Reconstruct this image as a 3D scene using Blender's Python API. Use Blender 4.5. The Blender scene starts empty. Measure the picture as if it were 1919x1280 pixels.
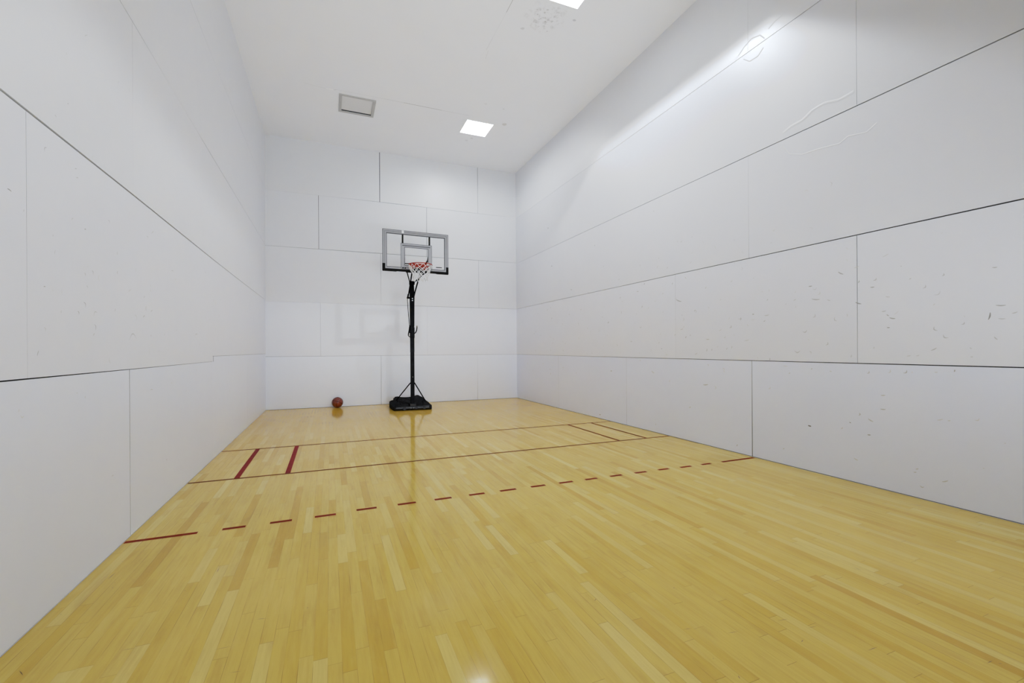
import bpy, bmesh, math, random
from mathutils import Vector, Matrix

random.seed(7)
scene = bpy.context.scene
COL = scene.collection
W, H, LEN = 6.096, 6.169, 12.19       # court: width, height, length (far wall at y = 0, camera end at y = -LEN)
LIGHT_Y = (-2.0, -6.1)
LIGHT_X = 4.326
rad = math.radians
# ------------------------------------------------------------------ tuning
BULB_NEAR, BULB_FAR = 270., 78.        # watts
LAMP_DY = -.03
EXPOSURE, GAMMA = -.04, 1.
FAR_T = [(.95, .98, 1.04), (.93, .94, .975), (.905, .905, .91), (.885, .885, .885), (.87, .87, .86)]  # rows darken upwards: light balance put into the board tint
R_T = [(.945, .985, 1.12), (.955, .965, 1.02), (.925, .93, .965), (.895, .90, .925), (.955, .96, .975)]  # upper rows darkened to tame the lamp's band, lowest blued against floor bounce
L_T = [(.965, 1.0, 1.10), (.96, .97, 1.02), (.945, .95, .975), (.945, .95, .97), (.97, .975, .99)]  # light balance put into the tint, lowest row blued against floor bounce
AREAS = [  # added fill lamps, no such fittings in the court
    ('back_fill_light', (W / 2, -LEN + .05, 1.9), (math.pi / 2 + rad(7), 0, 0), 5.6, 3.4, 84, (.88, .965, 1.09), 96),
    ('ceiling_fill_uplight', (W / 2, -LEN + .3, .8), (math.pi / 2 + rad(30), 0, 0), 5.2, 1.0, 48, (.885, .97, 1.10), 75),
]

# ball scuffs: wall y, z of both ends, darkness, curved, distance
R_SCUFFS = [
    (-8.396,2.09,-8.445,2.058,0.6,0,4.5), (-8.094,1.985,-8.132,1.984,0.6,0,4.8), (-8.127,1.846,-8.211,1.833,0.5,0,4.8), (-8.286,1.823,-8.319,1.807,0.3,0,4.6),
    (-7.924,1.851,-7.954,1.864,0.3,0,5), (-7.599,1.883,-7.612,1.902,0.4,0,5.3), (-7.829,1.812,-7.839,1.826,0.3,0,5), (-8.191,1.882,-8.212,1.916,0.25,1,4.7),
    (-7.401,1.739,-7.428,1.737,0.6,0,5.4), (-7.238,1.679,-7.238,1.709,0.5,0,5.6), (-7.566,1.71,-7.627,1.715,0.35,0,5.3), (-7.549,1.645,-7.576,1.657,0.4,1,5.3),
    (-8.136,1.646,-8.159,1.685,0.35,1,4.8), (-8.36,1.635,-8.381,1.595,0.35,1,4.5), (-8.025,1.502,-8.074,1.518,0.4,1,4.9), (-7.068,1.587,-7.093,1.622,0.45,1,5.7),
    (-7.013,1.309,-7.032,1.336,0.3,0,5.8), (-7.096,1.322,-7.104,1.357,0.3,0,5.7), (-8.271,1.352,-8.289,1.384,0.4,1,4.6), (-7.934,1.294,-7.997,1.294,0.4,1,4.9),
    (-8.511,1.227,-8.515,1.254,0.3,0,4.4), (-7.289,1.42,-7.356,1.429,0.25,0,5.5), (-6.681,1.452,-6.737,1.451,0.35,0,6.1), (-6.294,1.478,-6.314,1.503,0.5,0,6.5),
    (-6.385,1.507,-6.401,1.526,0.4,0,6.4), (-6.199,1.604,-6.252,1.615,0.3,0,6.6), (-6.115,2.053,-6.222,2.014,0.55,0,6.6), (-6.031,2.289,-6.045,2.315,0.5,0,6.7),
    (-6.669,2.142,-6.69,2.168,0.3,0,6.1), (-6.467,1.85,-6.491,1.87,0.4,0,6.3), (-6.686,1.281,-6.696,1.323,0.4,0,6.1), (-6.774,1.294,-6.78,1.321,0.4,0,6),
    (-7.629,1.182,-7.635,1.209,0.4,0,5.2), (-8.579,1.953,-8.591,1.975,0.5,0,4.3), (-8.555,1.767,-8.606,1.747,0.7,0,4.4), (-8.71,1.959,-8.736,1.979,0.45,1,4.2),
    (-8.685,1.897,-8.719,1.896,0.6,0,4.2), (-8.927,2.056,-8.939,2.053,0.4,0,4), (-8.992,1.929,-9.008,1.934,0.4,0,4), (-9.222,1.92,-9.233,1.942,0.45,1,3.8),
    (-9.09,1.835,-9.11,1.862,0.4,1,3.9), (-8.81,1.795,-8.845,1.787,0.3,0,4.1), (-9.529,1.939,-9.558,1.937,0.5,0,3.5), (-9.548,1.645,-9.603,1.64,0.6,0,3.4),
    (-9.636,1.575,-9.666,1.585,0.4,0,3.4), (-9.505,1.535,-9.516,1.591,0.8,0,3.5), (-9.561,1.541,-9.601,1.538,0.4,0,3.4), (-8.778,1.659,-8.813,1.663,0.4,0,4.2),
    (-8.817,1.629,-8.837,1.614,0.5,0,4.1), (-8.84,1.597,-8.886,1.586,0.65,0,4.1), (-8.82,1.508,-8.842,1.507,0.65,0,4.1), (-9.344,1.508,-9.363,1.527,0.45,1,3.6),
    (-9.167,1.499,-9.19,1.464,0.45,1,3.8), (-9.228,1.428,-9.262,1.402,0.45,1,3.7), (-9.538,1.402,-9.556,1.379,0.4,0,3.5), (-9.145,1.296,-9.183,1.318,0.45,0,3.8),
    (-9.396,1.32,-9.407,1.308,0.3,0,3.6), (-9.399,1.245,-9.415,1.245,0.35,0,3.6), (-8.708,1.313,-8.714,1.331,0.3,0,4.2), (-8.972,1.246,-9.001,1.252,0.25,0,4),
    (-9.041,1.249,-9.063,1.254,0.25,0,3.9), (-6.62,0.825,-6.704,0.836,0.45,0,6.2), (-7.862,1.037,-7.877,1.049,0.4,0,5), (-8.112,1.095,-8.125,1.107,0.5,0,4.8),
    (-8.65,1.077,-8.668,1.101,0.4,1,4.3), (-8.943,1.094,-8.969,1.12,0.5,1,4), (-9.296,1.119,-9.299,1.138,0.6,0,3.7), (-8.765,0.878,-8.801,0.882,0.4,0,4.2),
    (-8.761,0.749,-8.803,0.75,0.5,0,4.2), (-8.076,0.49,-8.111,0.486,1,0,4.8), (-8.49,0.587,-8.506,0.579,0.8,0,4.4), (-8.576,0.663,-8.581,0.69,0.5,1,4.3),
    (-8.657,0.644,-8.701,0.621,0.45,0,4.3), (-8.414,0.507,-8.429,0.523,0.3,0,4.5), (-8.651,0.49,-8.678,0.492,0.65,0,4.3), (-9.182,0.705,-9.221,0.72,0.25,0,3.8),
    (-9.252,0.711,-9.27,0.714,0.3,0,3.7), (-9.421,0.741,-9.448,0.757,0.25,1,3.6), (-7.16,0.086,-7.175,0.111,0.4,0,5.7), (-8.53,0.239,-8.568,0.224,0.3,0,4.4),
    (-9.03,0.253,-9.05,0.262,0.35,0,3.9), (-9.015,0.222,-9.036,0.227,0.35,0,3.9), (-9.061,0.117,-9.09,0.113,0.4,1,3.9), (-9.213,0.191,-9.252,0.211,0.4,0,3.8),
    (-9.589,0.587,-9.598,0.589,0.4,0,3.4), (-9.467,0.367,-9.477,0.369,0.3,0,3.5), (-8.824,1.089,-8.84,1.122,0.25,1,4.1), (-9.166,1.111,-9.188,1.112,0.25,0,3.8),
    (-6.355,0.48,-6.392,0.494,0.3,0,6.4), (-7.784,0.177,-7.806,0.189,0.3,0,5.1), (-3.933,3.318,-3.942,3.345,0.7,0,8.6), (-5.383,2.376,-5.405,2.397,0.6,0,7.3),
    (-5.321,2.007,-5.346,2.034,0.4,0,7.4), (-5.925,2.545,-5.944,2.565,0.4,0,6.8), (-5.736,2.727,-5.757,2.747,0.3,0,7), (-2.097,3.258,-2.153,3.249,0.5,0,10.3),
    (-1.926,4.182,-1.99,4.166,0.5,0,10.5), (-4.218,2.861,-4.243,2.881,0.35,0,8.4), (-5.197,2.288,-5.249,2.282,0.35,0,7.5), (-4.725,2.222,-4.751,2.246,0.4,0,7.9),
    (-2.979,2.602,-3.064,2.591,0.35,0,9.5), (-4.701,2.549,-4.723,2.569,0.4,0,7.9), (-5.622,3.508,-5.652,3.5,0.4,0,7.1), (-6.429,2.899,-6.443,2.914,0.4,0,6.3),
    (-6.21,2.887,-6.248,2.902,0.3,1,6.5), (-2.086,2.037,-2.12,2.061,0.4,0,10.4), (-4.353,1.801,-4.385,1.832,0.5,0,8.3), (-6.226,1.807,-6.237,1.821,0.5,0,6.5),
    (-6.084,1.526,-6.099,1.543,0.4,0,6.7), (-5.022,1.455,-5.071,1.454,0.3,0,7.6), (-6.257,1.632,-6.27,1.648,0.4,0,6.5), (-5.727,1.411,-5.743,1.429,0.4,0,7),
    (-5.785,1.328,-5.81,1.328,0.5,0,6.9), (-4.424,0.926,-4.474,0.928,0.45,0,8.2), (-5.556,0.972,-5.617,0.94,0.3,0,7.1), (-4.05,0.076,-4.096,0.082,0.5,0,8.5),
    (-5.642,0.119,-5.649,0.144,0.35,0,7.1), (-3.388,2.126,-3.42,2.151,0.3,0,9.2),
]
L_SCUFFS = [
    (-8.637,2.054,-8.609,2.05,0.8,0,2), (-8.351,2.336,-8.334,2.364,0.5,1,2.3), (-8.269,2.565,-8.254,2.558,0.45,0,2.3), (-8.064,2.358,-8.041,2.366,0.4,0,2.5),
    (-8.049,2.313,-8.026,2.321,0.4,0,2.5), (-8.522,1.984,-8.519,1.996,0.4,0,2.1), (-7.656,2.177,-7.63,2.163,0.35,1,2.9), (-7.961,2.043,-7.942,2.047,0.6,0,2.6),
    (-8.283,1.924,-8.283,1.935,0.4,0,2.3), (-7.522,1.98,-7.522,2.002,0.4,0,3), (-8.148,2.683,-8.132,2.691,0.4,0,2.4), (-6.994,2.231,-6.964,2.218,0.35,1,3.5),
    (-6.891,2.279,-6.841,2.307,0.3,0,3.6), (-8.269,1.834,-8.261,1.859,0.3,0,2.3), (-8.103,2.06,-8.083,2.075,0.3,0,2.5), (-7.955,3.179,-7.922,3.206,0.3,0,2.6),
    (-7.877,1.815,-7.858,1.792,0.5,1,2.7), (-7.961,1.789,-7.948,1.773,0.45,0,2.6), (-7.518,1.849,-7.518,1.872,0.45,1,3), (-8.367,1.653,-8.351,1.655,0.55,0,2.2),
    (-8.202,1.63,-8.202,1.664,0.2,0,2.4), (-7.974,1.614,-7.953,1.587,0.6,1,2.6), (-8.041,1.556,-8.028,1.537,0.6,1,2.5), (-7.854,1.544,-7.809,1.565,0.4,1,2.7),
    (-7.847,1.492,-7.834,1.458,0.55,1,2.7), (-7.863,1.422,-7.845,1.438,0.4,0,2.7), (-7.564,1.592,-7.555,1.614,0.4,0,3), (-7.009,1.643,-7.009,1.682,0.45,1,3.5),
    (-6.916,1.645,-6.881,1.659,0.4,0,3.6), (-7.08,1.589,-7.041,1.604,0.4,0,3.4), (-7.24,1.595,-7.201,1.554,0.25,1,3.3), (-7.333,1.409,-7.209,1.421,0.45,1,3.2),
    (-8.423,1.306,-8.411,1.332,0.55,0,2.2), (-8.367,1.449,-8.355,1.429,0.35,1,2.2), (-8.212,1.532,-8.207,1.548,0.35,0,2.4), (-7.063,1.738,-7.037,1.757,0.35,0,3.4),
    (-7.94,1.717,-7.923,1.705,0.35,0,2.6), (-7.344,1.752,-7.3,1.773,0.25,0,3.2), (-5.645,1.5,-5.554,1.512,0.3,0,4.8), (-6.599,1.463,-6.599,1.481,0.35,0,3.9),
    (-6.739,1.319,-6.739,1.336,0.35,0,3.7), (-6.548,0.366,-6.548,0.385,0.5,0,3.9), (-7.956,1.052,-7.956,1.067,0.35,0,2.6), (-7.616,0.505,-7.592,0.508,0.3,0,2.9),
    (-6.407,2.056,-6.349,2.065,0.3,0,4.1), (-8.561,1.048,-8.557,1.062,0.25,0,2.1), (-6.927,1.019,-6.872,1.015,0.3,0,3.6),
]
FLOOR_MARKS = [
    (0.126,-8.033,0.135,-7.945,0.9,2.6), (0.195,-8.165,0.196,-8.155,0.8,2.5), (0.182,-8.1,0.185,-8.092,0.7,2.6), (0.107,-7.785,0.115,-7.789,0.7,2.8),
    (0.065,-8.382,0.071,-8.378,0.8,2.3), (0.127,-8.831,0.162,-8.877,0.6,1.9), (0.578,-8.359,0.585,-8.347,0.5,2.5), (0.463,-8.839,0.526,-8.844,0.35,2),
    (0.697,-8.182,0.699,-8.124,0.5,2.7), (0.987,-8.809,1.039,-8.822,0.4,2.2), (0.846,-8.995,0.919,-8.996,0.3,2), (1.07,-8.526,1.076,-8.528,0.6,2.5),
    (0.939,-9.185,0.989,-9.194,0.3,1.8), (1.217,-8.803,1.219,-8.794,0.6,2.3), (2.612,-9.316,2.632,-9.302,0.8,2.3), (3.286,-9.958,3.311,-9.95,0.8,2),
    (2.853,-9.998,2.843,-10.017,0.9,1.8), (3.496,-10.107,3.568,-10.109,0.6,2), (3.867,-10.347,3.914,-10.348,0.5,1.9), (3.91,-10.365,3.923,-10.373,0.6,1.9),
    (5.866,-8.397,5.883,-8.404,0.8,4.4), (5.867,-9.099,5.909,-9.194,0.7,3.8), (3.079,-9.379,3.094,-9.375,0.6,2.5), (4.249,-9.611,4.244,-9.659,0.5,2.7),
    (3.684,-9.403,3.697,-9.417,0.5,2.7), (3.334,-9.806,3.398,-9.816,0.4,2.2), (3.416,-9.9,3.467,-9.908,0.35,2.1), (3.032,-9.783,3.092,-9.793,0.35,2.1),
    (2.863,-9.682,2.909,-9.691,0.35,2.1), (3.788,-9.997,3.796,-10.001,0.5,2.2), (2.838,-9.883,2.84,-9.89,0.6,1.9),
]

# ------------------------------------------------------------------ node helpers
def new_mat(name):
    m = bpy.data.materials.new(name)
    m.use_nodes = True
    nt = m.node_tree
    nt.nodes.clear()
    out = nt.nodes.new('ShaderNodeOutputMaterial')
    return m, nt, out

def N(nt, kind, **kw):
    n = nt.nodes.new(kind)
    for k, v in kw.items():
        setattr(n, k, v)
    return n

def link(nt, a, b):
    nt.links.new(a, b)

def mathn(nt, op, a, b=None, c=None, clamp=False):
    n = nt.nodes.new('ShaderNodeMath')
    n.operation = op
    n.use_clamp = clamp
    for i, v in enumerate((a, b, c)):
        if v is None:
            continue
        if isinstance(v, (int, float)):
            n.inputs[i].default_value = v
        else:
            nt.links.new(v, n.inputs[i])
    return n.outputs[0]

def mixrgb(nt, fac, a, b, blend='MIX'):
    n = nt.nodes.new('ShaderNodeMix')
    n.data_type = 'RGBA'
    n.blend_type = blend
    for sock, v in ((n.inputs[0], fac), (n.inputs[6], a), (n.inputs[7], b)):
        if isinstance(v, (int, float)):
            sock.default_value = v
        elif isinstance(v, (tuple, list)):
            sock.default_value = tuple(v) + ((1,) if len(v) == 3 else ())
        else:
            nt.links.new(v, sock)
    return n.outputs[2]

def noise(nt, vec, scale, detail=3, rough=.55):
    n = nt.nodes.new('ShaderNodeTexNoise')
    n.inputs['Scale'].default_value = scale
    n.inputs['Detail'].default_value = detail
    n.inputs['Roughness'].default_value = rough
    nt.links.new(vec, n.inputs['Vector'])
    return n.outputs['Fac']

def ramp(nt, fac, lo, hi):
    n = nt.nodes.new('ShaderNodeMapRange')
    n.inputs['From Min'].default_value = lo
    n.inputs['From Max'].default_value = hi
    nt.links.new(fac, n.inputs['Value'])
    return n.outputs[0]

def simple_mat(name, color, rough=.5, metal=0., spec=.5, var=.06, vscale=30., bump=0.):
    m, nt, out = new_mat(name)
    b = N(nt, 'ShaderNodeBsdfPrincipled')
    tc = N(nt, 'ShaderNodeTexCoord')
    nz = noise(nt, tc.outputs['Object'], vscale, 3)
    dark = tuple(max(0, c * (1 - var)) for c in color)
    lite = tuple(min(1, c * (1 + var)) for c in color)
    link(nt, mixrgb(nt, nz, dark, lite), b.inputs['Base Color'])
    b.inputs['Roughness'].default_value = rough
    b.inputs['Metallic'].default_value = metal
    b.inputs['Specular IOR Level'].default_value = spec
    if bump:
        bp = N(nt, 'ShaderNodeBump')
        bp.inputs['Strength'].default_value = bump
        bp.inputs['Distance'].default_value = .002
        link(nt, noise(nt, tc.outputs['Object'], vscale * 8, 2), bp.inputs['Height'])
        link(nt, bp.outputs[0], b.inputs['Normal'])
    link(nt, b.outputs[0], out.inputs[0])
    return m

# ------------------------------------------------------------------ materials
WALL_COL = (.815, .825, .85)
def wall_mat(name, color, rough=.37):
    """painted board: slight blotches, orange peel, per-panel tint from the 'tint' attribute"""
    m, nt, out = new_mat(name)
    b = N(nt, 'ShaderNodeBsdfPrincipled')
    tc = N(nt, 'ShaderNodeTexCoord')
    at = N(nt, 'ShaderNodeAttribute')
    at.attribute_name = 'tint'
    big = noise(nt, tc.outputs['Object'], .9, 3)
    med = noise(nt, tc.outputs['Object'], 6, 4)
    f = mathn(nt, 'ADD', mathn(nt, 'MULTIPLY', big, .6), mathn(nt, 'MULTIPLY', med, .4))
    base = mixrgb(nt, f, tuple(c * .965 for c in color), tuple(min(1, c * 1.035) for c in color))
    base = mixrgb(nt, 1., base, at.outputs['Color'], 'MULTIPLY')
    link(nt, base, b.inputs['Base Color'])
    b.inputs['Roughness'].default_value = rough
    b.inputs['Specular IOR Level'].default_value = .75
    bp = N(nt, 'ShaderNodeBump')
    bp.inputs['Strength'].default_value = .12
    bp.inputs['Distance'].default_value = .004
    link(nt, noise(nt, tc.outputs['Object'], 28, 4), bp.inputs['Height'])
    link(nt, bp.outputs[0], b.inputs['Normal'])
    link(nt, b.outputs[0], out.inputs[0])
    return m

M = {}
M['wall'] = wall_mat('painted_board', WALL_COL)
M['wall_right'] = wall_mat('painted_board_right', WALL_COL, .42)

def ceiling_mat():
    m, nt, out = new_mat('ceiling_paint')
    b = N(nt, 'ShaderNodeBsdfPrincipled')
    tc = N(nt, 'ShaderNodeTexCoord')
    at = N(nt, 'ShaderNodeAttribute')
    at.attribute_name = 'tint'
    geo = N(nt, 'ShaderNodeNewGeometry')
    sub = N(nt, 'ShaderNodeVectorMath', operation='DISTANCE')
    link(nt, geo.outputs['Position'], sub.inputs[0])
    sub.inputs[1].default_value = (4.27, -5.49, H)
    near = ramp(nt, sub.outputs['Value'], .36, .03)          # water-stain blotch by the nearer light
    speck = ramp(nt, noise(nt, tc.outputs['Object'], 16, 5, .65), .52, .68)
    stain = mathn(nt, 'MULTIPLY', near, speck, clamp=True)
    f = noise(nt, tc.outputs['Object'], 1.2, 4)
    base = mixrgb(nt, f, (.87, .89, .93), (.91, .93, .97))
    base = mixrgb(nt, mathn(nt, 'MULTIPLY', stain, .85), base, (.36, .36, .36))
    base = mixrgb(nt, 1., base, at.outputs['Color'], 'MULTIPLY')
    link(nt, base, b.inputs['Base Color'])
    b.inputs['Roughness'].default_value = .7
    b.inputs['Specular IOR Level'].default_value = .2
    bp = N(nt, 'ShaderNodeBump')
    bp.inputs['Strength'].default_value = .1
    bp.inputs['Distance'].default_value = .004
    link(nt, noise(nt, tc.outputs['Object'], 14, 4), bp.inputs['Height'])
    link(nt, bp.outputs[0], b.inputs['Normal'])
    link(nt, b.outputs[0], out.inputs[0])
    return m
M['ceiling'] = ceiling_mat()

def floor_mat():
    """varnished maple strips running down the court"""
    m, nt, out = new_mat('maple_strip_floor')
    b = N(nt, 'ShaderNodeBsdfPrincipled')
    tc = N(nt, 'ShaderNodeTexCoord')
    sep = N(nt, 'ShaderNodeSeparateXYZ')
    link(nt, tc.outputs['Object'], sep.inputs[0])
    x, y = sep.outputs[0], sep.outputs[1]
    SW = .0572
    u = mathn(nt, 'DIVIDE', x, SW)
    sid = mathn(nt, 'FLOOR', u)
    uf = mathn(nt, 'FRACT', u)
    wn = N(nt, 'ShaderNodeTexWhiteNoise', noise_dimensions='1D')
    link(nt, sid, wn.inputs['W'])
    r1 = wn.outputs['Value']
    wn2 = N(nt, 'ShaderNodeTexWhiteNoise', noise_dimensions='1D')
    link(nt, mathn(nt, 'ADD', sid, 371.3), wn2.inputs['W'])
    length = mathn(nt, 'ADD', mathn(nt, 'MULTIPLY', wn2.outputs['Value'], .75), .55)
    v = mathn(nt, 'DIVIDE', mathn(nt, 'ADD', y, mathn(nt, 'MULTIPLY', r1, 37.7)), length)
    # uneven board lengths: warp v a little
    v = mathn(nt, 'ADD', v, mathn(nt, 'MULTIPLY', mathn(nt, 'SINE', mathn(nt, 'MULTIPLY', v, 2.1)), .28))
    bid = mathn(nt, 'FLOOR', v)
    vf = mathn(nt, 'FRACT', v)
    comb = N(nt, 'ShaderNodeCombineXYZ')
    link(nt, sid, comb.inputs[0]); link(nt, bid, comb.inputs[1])
    wb = N(nt, 'ShaderNodeTexWhiteNoise', noise_dimensions='3D')
    link(nt, comb.outputs[0], wb.inputs['Vector'])
    cr = N(nt, 'ShaderNodeValToRGB')
    e = cr.color_ramp.elements
    e[0].position, e[0].color = 0., (FL_A[0], FL_A[1], FL_A[2], 1)
    e[1].position, e[1].color = 1., (FL_D[0], FL_D[1], FL_D[2], 1)
    for pos, c in ((.08, FL_B), (.30, FL_C), (.75, FL_C2)):
        el = cr.color_ramp.elements.new(pos); el.color = (c[0], c[1], c[2], 1)
    link(nt, wb.outputs['Value'], cr.inputs[0])
    # grain: noise stretched along the board and shifted per board
    gv = N(nt, 'ShaderNodeCombineXYZ')
    link(nt, mathn(nt, 'MULTIPLY', x, 60), gv.inputs[0])
    link(nt, mathn(nt, 'MULTIPLY', y, 3.2), gv.inputs[1])
    link(nt, mathn(nt, 'MULTIPLY', wb.outputs['Value'], 50), gv.inputs[2])
    grain = noise(nt, gv.outputs[0], 1., 4, .6)
    gv2 = N(nt, 'ShaderNodeCombineXYZ')
    link(nt, mathn(nt, 'MULTIPLY', x, 14), gv2.inputs[0])
    link(nt, mathn(nt, 'MULTIPLY', y, 2.4), gv2.inputs[1])
    link(nt, mathn(nt, 'MULTIPLY', wb.outputs['Value'], 31), gv2.inputs[2])
    blot = noise(nt, gv2.outputs[0], 1., 5, .6)
    col = mixrgb(nt, mathn(nt, 'MULTIPLY', ramp(nt, grain, .42, .75), .26), cr.outputs[0], (.36, .19, .03))
    col = mixrgb(nt, mathn(nt, 'MULTIPLY', ramp(nt, blot, .55, .80), .38), col, (.32, .16, .03))
    col = mixrgb(nt, mathn(nt, 'MULTIPLY', ramp(nt, blot, .45, .22), .30), col, (.74, .55, .17))
    # exposure-blend hue shift painted into the colour: floor grades to a deeper amber
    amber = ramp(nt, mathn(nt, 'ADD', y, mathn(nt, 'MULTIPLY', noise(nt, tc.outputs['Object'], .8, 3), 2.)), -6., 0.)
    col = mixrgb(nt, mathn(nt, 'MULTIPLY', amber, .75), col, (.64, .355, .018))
    # worn / dusty large scale patches
    wear = noise(nt, tc.outputs['Object'], .7, 4)
    col = mixrgb(nt, mathn(nt, 'MULTIPLY', ramp(nt, wear, .45, .7), .18), col, (.74, .54, .19))
    # seams between strips (patchy) and at board ends
    edge = mathn(nt, 'MINIMUM', uf, mathn(nt, 'SUBTRACT', 1., uf))
    seam_l = mathn(nt, 'LESS_THAN', edge, .016)
    patch = ramp(nt, noise(nt, tc.outputs['Object'], 2.6, 3), .47, .62)
    vend = mathn(nt, 'MULTIPLY', mathn(nt, 'MINIMUM', vf, mathn(nt, 'SUBTRACT', 1., vf)), length)
    seam_e = mathn(nt, 'LESS_THAN', vend, .0011)
    seam = mathn(nt, 'MAXIMUM', mathn(nt, 'MULTIPLY', seam_l, mathn(nt, 'ADD', mathn(nt, 'MULTIPLY', patch, .50), .10)), mathn(nt, 'MULTIPLY', seam_e, .5), clamp=True)
    col = mixrgb(nt, seam, col, (.10, .05, .012))
    link(nt, col, b.inputs['Base Color'])
    sm = noise(nt, tc.outputs['Object'], 3.5, 4)
    link(nt, mathn(nt, 'ADD', mathn(nt, 'MULTIPLY', sm, .06), FL_ROUGH), b.inputs['Roughness'])
    b.inputs['Specular IOR Level'].default_value = FL_SPEC
    bp = N(nt, 'ShaderNodeBump')
    bp.inputs['Strength'].default_value = .06
    bp.inputs['Distance'].default_value = .001
    wv = N(nt, 'ShaderNodeCombineXYZ')
    link(nt, mathn(nt, 'MULTIPLY', x, 17.5), wv.inputs[0])
    link(nt, mathn(nt, 'MULTIPLY', y, 1.2), wv.inputs[1])
    link(nt, noise(nt, wv.outputs[0], 1., 2), bp.inputs['Height'])
    link(nt, bp.outputs[0], b.inputs['Normal'])
    link(nt, b.outputs[0], out.inputs[0])
    return m

FL_A, FL_B, FL_C, FL_C2, FL_D = (.50, .31, .042), (.565, .38, .060), (.60, .418, .080), (.61, .432, .090), (.665, .51, .150)
FL_ROUGH, FL_SPEC = .07, .14
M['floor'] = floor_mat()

M['gap'] = simple_mat('dark_gap', (.035, .035, .037), .9, spec=.1)
M['floor_mark'] = simple_mat('floor_scratch', (.10, .055, .02), .6)
def black_mat(name, color, rough, sheen, bump=0.):
    """matt black with a weak broad sheen"""
    m, nt, out = new_mat(name)
    tc = N(nt, 'ShaderNodeTexCoord')
    d = N(nt, 'ShaderNodeBsdfDiffuse')
    g = N(nt, 'ShaderNodeBsdfGlossy')
    g.inputs['Roughness'].default_value = rough
    nz = noise(nt, tc.outputs['Object'], 12, 3)
    link(nt, mixrgb(nt, nz, tuple(c * .7 for c in color), tuple(c * 1.4 for c in color)), d.inputs['Color'])
    mx = N(nt, 'ShaderNodeMixShader')
    link(nt, mathn(nt, 'MULTIPLY', nz, sheen * 2), mx.inputs[0])
    link(nt, d.outputs[0], mx.inputs[1])
    link(nt, g.outputs[0], mx.inputs[2])
    if bump:
        bp = N(nt, 'ShaderNodeBump')
        bp.inputs['Strength'].default_value = bump
        bp.inputs['Distance'].default_value = .004
        link(nt, noise(nt, tc.outputs['Object'], 40, 3), bp.inputs['Height'])
        link(nt, bp.outputs[0], g.inputs['Normal'])
    link(nt, mx.outputs[0], out.inputs[0])
    return m
M['black_plastic'] = black_mat('black_plastic', (.0025, .0025, .0028), .2, .022, .3)
M['black_metal'] = black_mat('black_powder_coat', (.0018, .0018, .002), .3, .004)
M['court_red'] = black_mat('court_line_red', (.165, .016, .004), .15, .02)
M['court_brown'] = black_mat('court_line_brown', (.13, .030, .006), .15, .03)
M['court_maroon'] = black_mat('court_line_maroon', (.20, .022, .018), .15, .03)
M['steel'] = simple_mat('bright_bolt', (.75, .75, .76), .25, metal=.6)
M['frame_grey'] = simple_mat('grey_board_border', (.31, .31, .32), .45, var=.08, vscale=6)
M['border_edge'] = simple_mat('dark_border_line', (.055, .055, .06), .5)
M['rim_red'] = black_mat('orange_red_rim', (.27, .018, .007), .3, .02)
M['net'] = simple_mat('white_net_cord', (.70, .70, .70), .8)
M['border_white'] = simple_mat('plain_white', (.85, .85, .85), .5)
M['trim_grey'] = simple_mat('fixture_trim', (.47, .47, .47), .5, var=.04)
M['lens_grey'] = simple_mat('unlit_lens', (.70, .70, .70), .35, var=.03, vscale=3)
M['housing'] = simple_mat('white_enamel', (.88, .88, .88), .4, var=.02)
M['ball'] = None

def ball_mat():
    m, nt, out = new_mat('basketball_leather')
    b = N(nt, 'ShaderNodeBsdfPrincipled')
    tc = N(nt, 'ShaderNodeTexCoord')
    vo = N(nt, 'ShaderNodeTexVoronoi')
    vo.inputs['Scale'].default_value = 190
    link(nt, tc.outputs['Object'], vo.inputs['Vector'])
    nz = noise(nt, tc.outputs['Object'], 14, 3)
    link(nt, mixrgb(nt, nz, (.14, .016, .006), (.21, .03, .010)), b.inputs['Base Color'])
    b.inputs['Roughness'].default_value = .3
    bp = N(nt, 'ShaderNodeBump')
    bp.inputs['Strength'].default_value = .25
    bp.inputs['Distance'].default_value = .001
    link(nt, vo.outputs['Distance'], bp.inputs['Height'])
    link(nt, bp.outputs[0], b.inputs['Normal'])
    link(nt, b.outputs[0], out.inputs[0])
    return m
M['ball'] = ball_mat()

def acrylic_mat():
    m, nt, out = new_mat('clear_acrylic')
    tr = N(nt, 'ShaderNodeBsdfTransparent')
    tr.inputs[0].default_value = (.99, .992, .992, 1)
    gl = N(nt, 'ShaderNodeBsdfGlossy')
    gl.inputs['Roughness'].default_value = .03
    fr = N(nt, 'ShaderNodeFresnel')
    fr.inputs['IOR'].default_value = 1.45
    tc = N(nt, 'ShaderNodeTexCoord')
    smear = mathn(nt, 'ADD', mathn(nt, 'MULTIPLY', noise(nt, tc.outputs['Object'], 5, 3), .4), .3)
    mx = N(nt, 'ShaderNodeMixShader')
    link(nt, mathn(nt, 'MULTIPLY', fr.outputs[0], smear, clamp=True), mx.inputs[0])
    link(nt, tr.outputs[0], mx.inputs[1])
    link(nt, gl.outputs[0], mx.inputs[2])
    link(nt, mx.outputs[0], out.inputs[0])
    return m
M['acrylic'] = acrylic_mat()

def emit_mat(name, color, strength):
    m, nt, out = new_mat(name)
    e = N(nt, 'ShaderNodeEmission')
    e.inputs[0].default_value = (*color, 1)
    e.inputs[1].default_value = strength
    link(nt, e.outputs[0], out.inputs[0])
    return m
M['bulb'] = emit_mat('lamp_glow', (.94, .985, 1.02), 25.)

# ------------------------------------------------------------------ mesh helpers
def tag(o, label=None, cat=None, group=None, kind=None):
    for k, v in (('label', label), ('category', cat), ('group', group), ('kind', kind)):
        if v:
            o[k] = v
    return o

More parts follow.
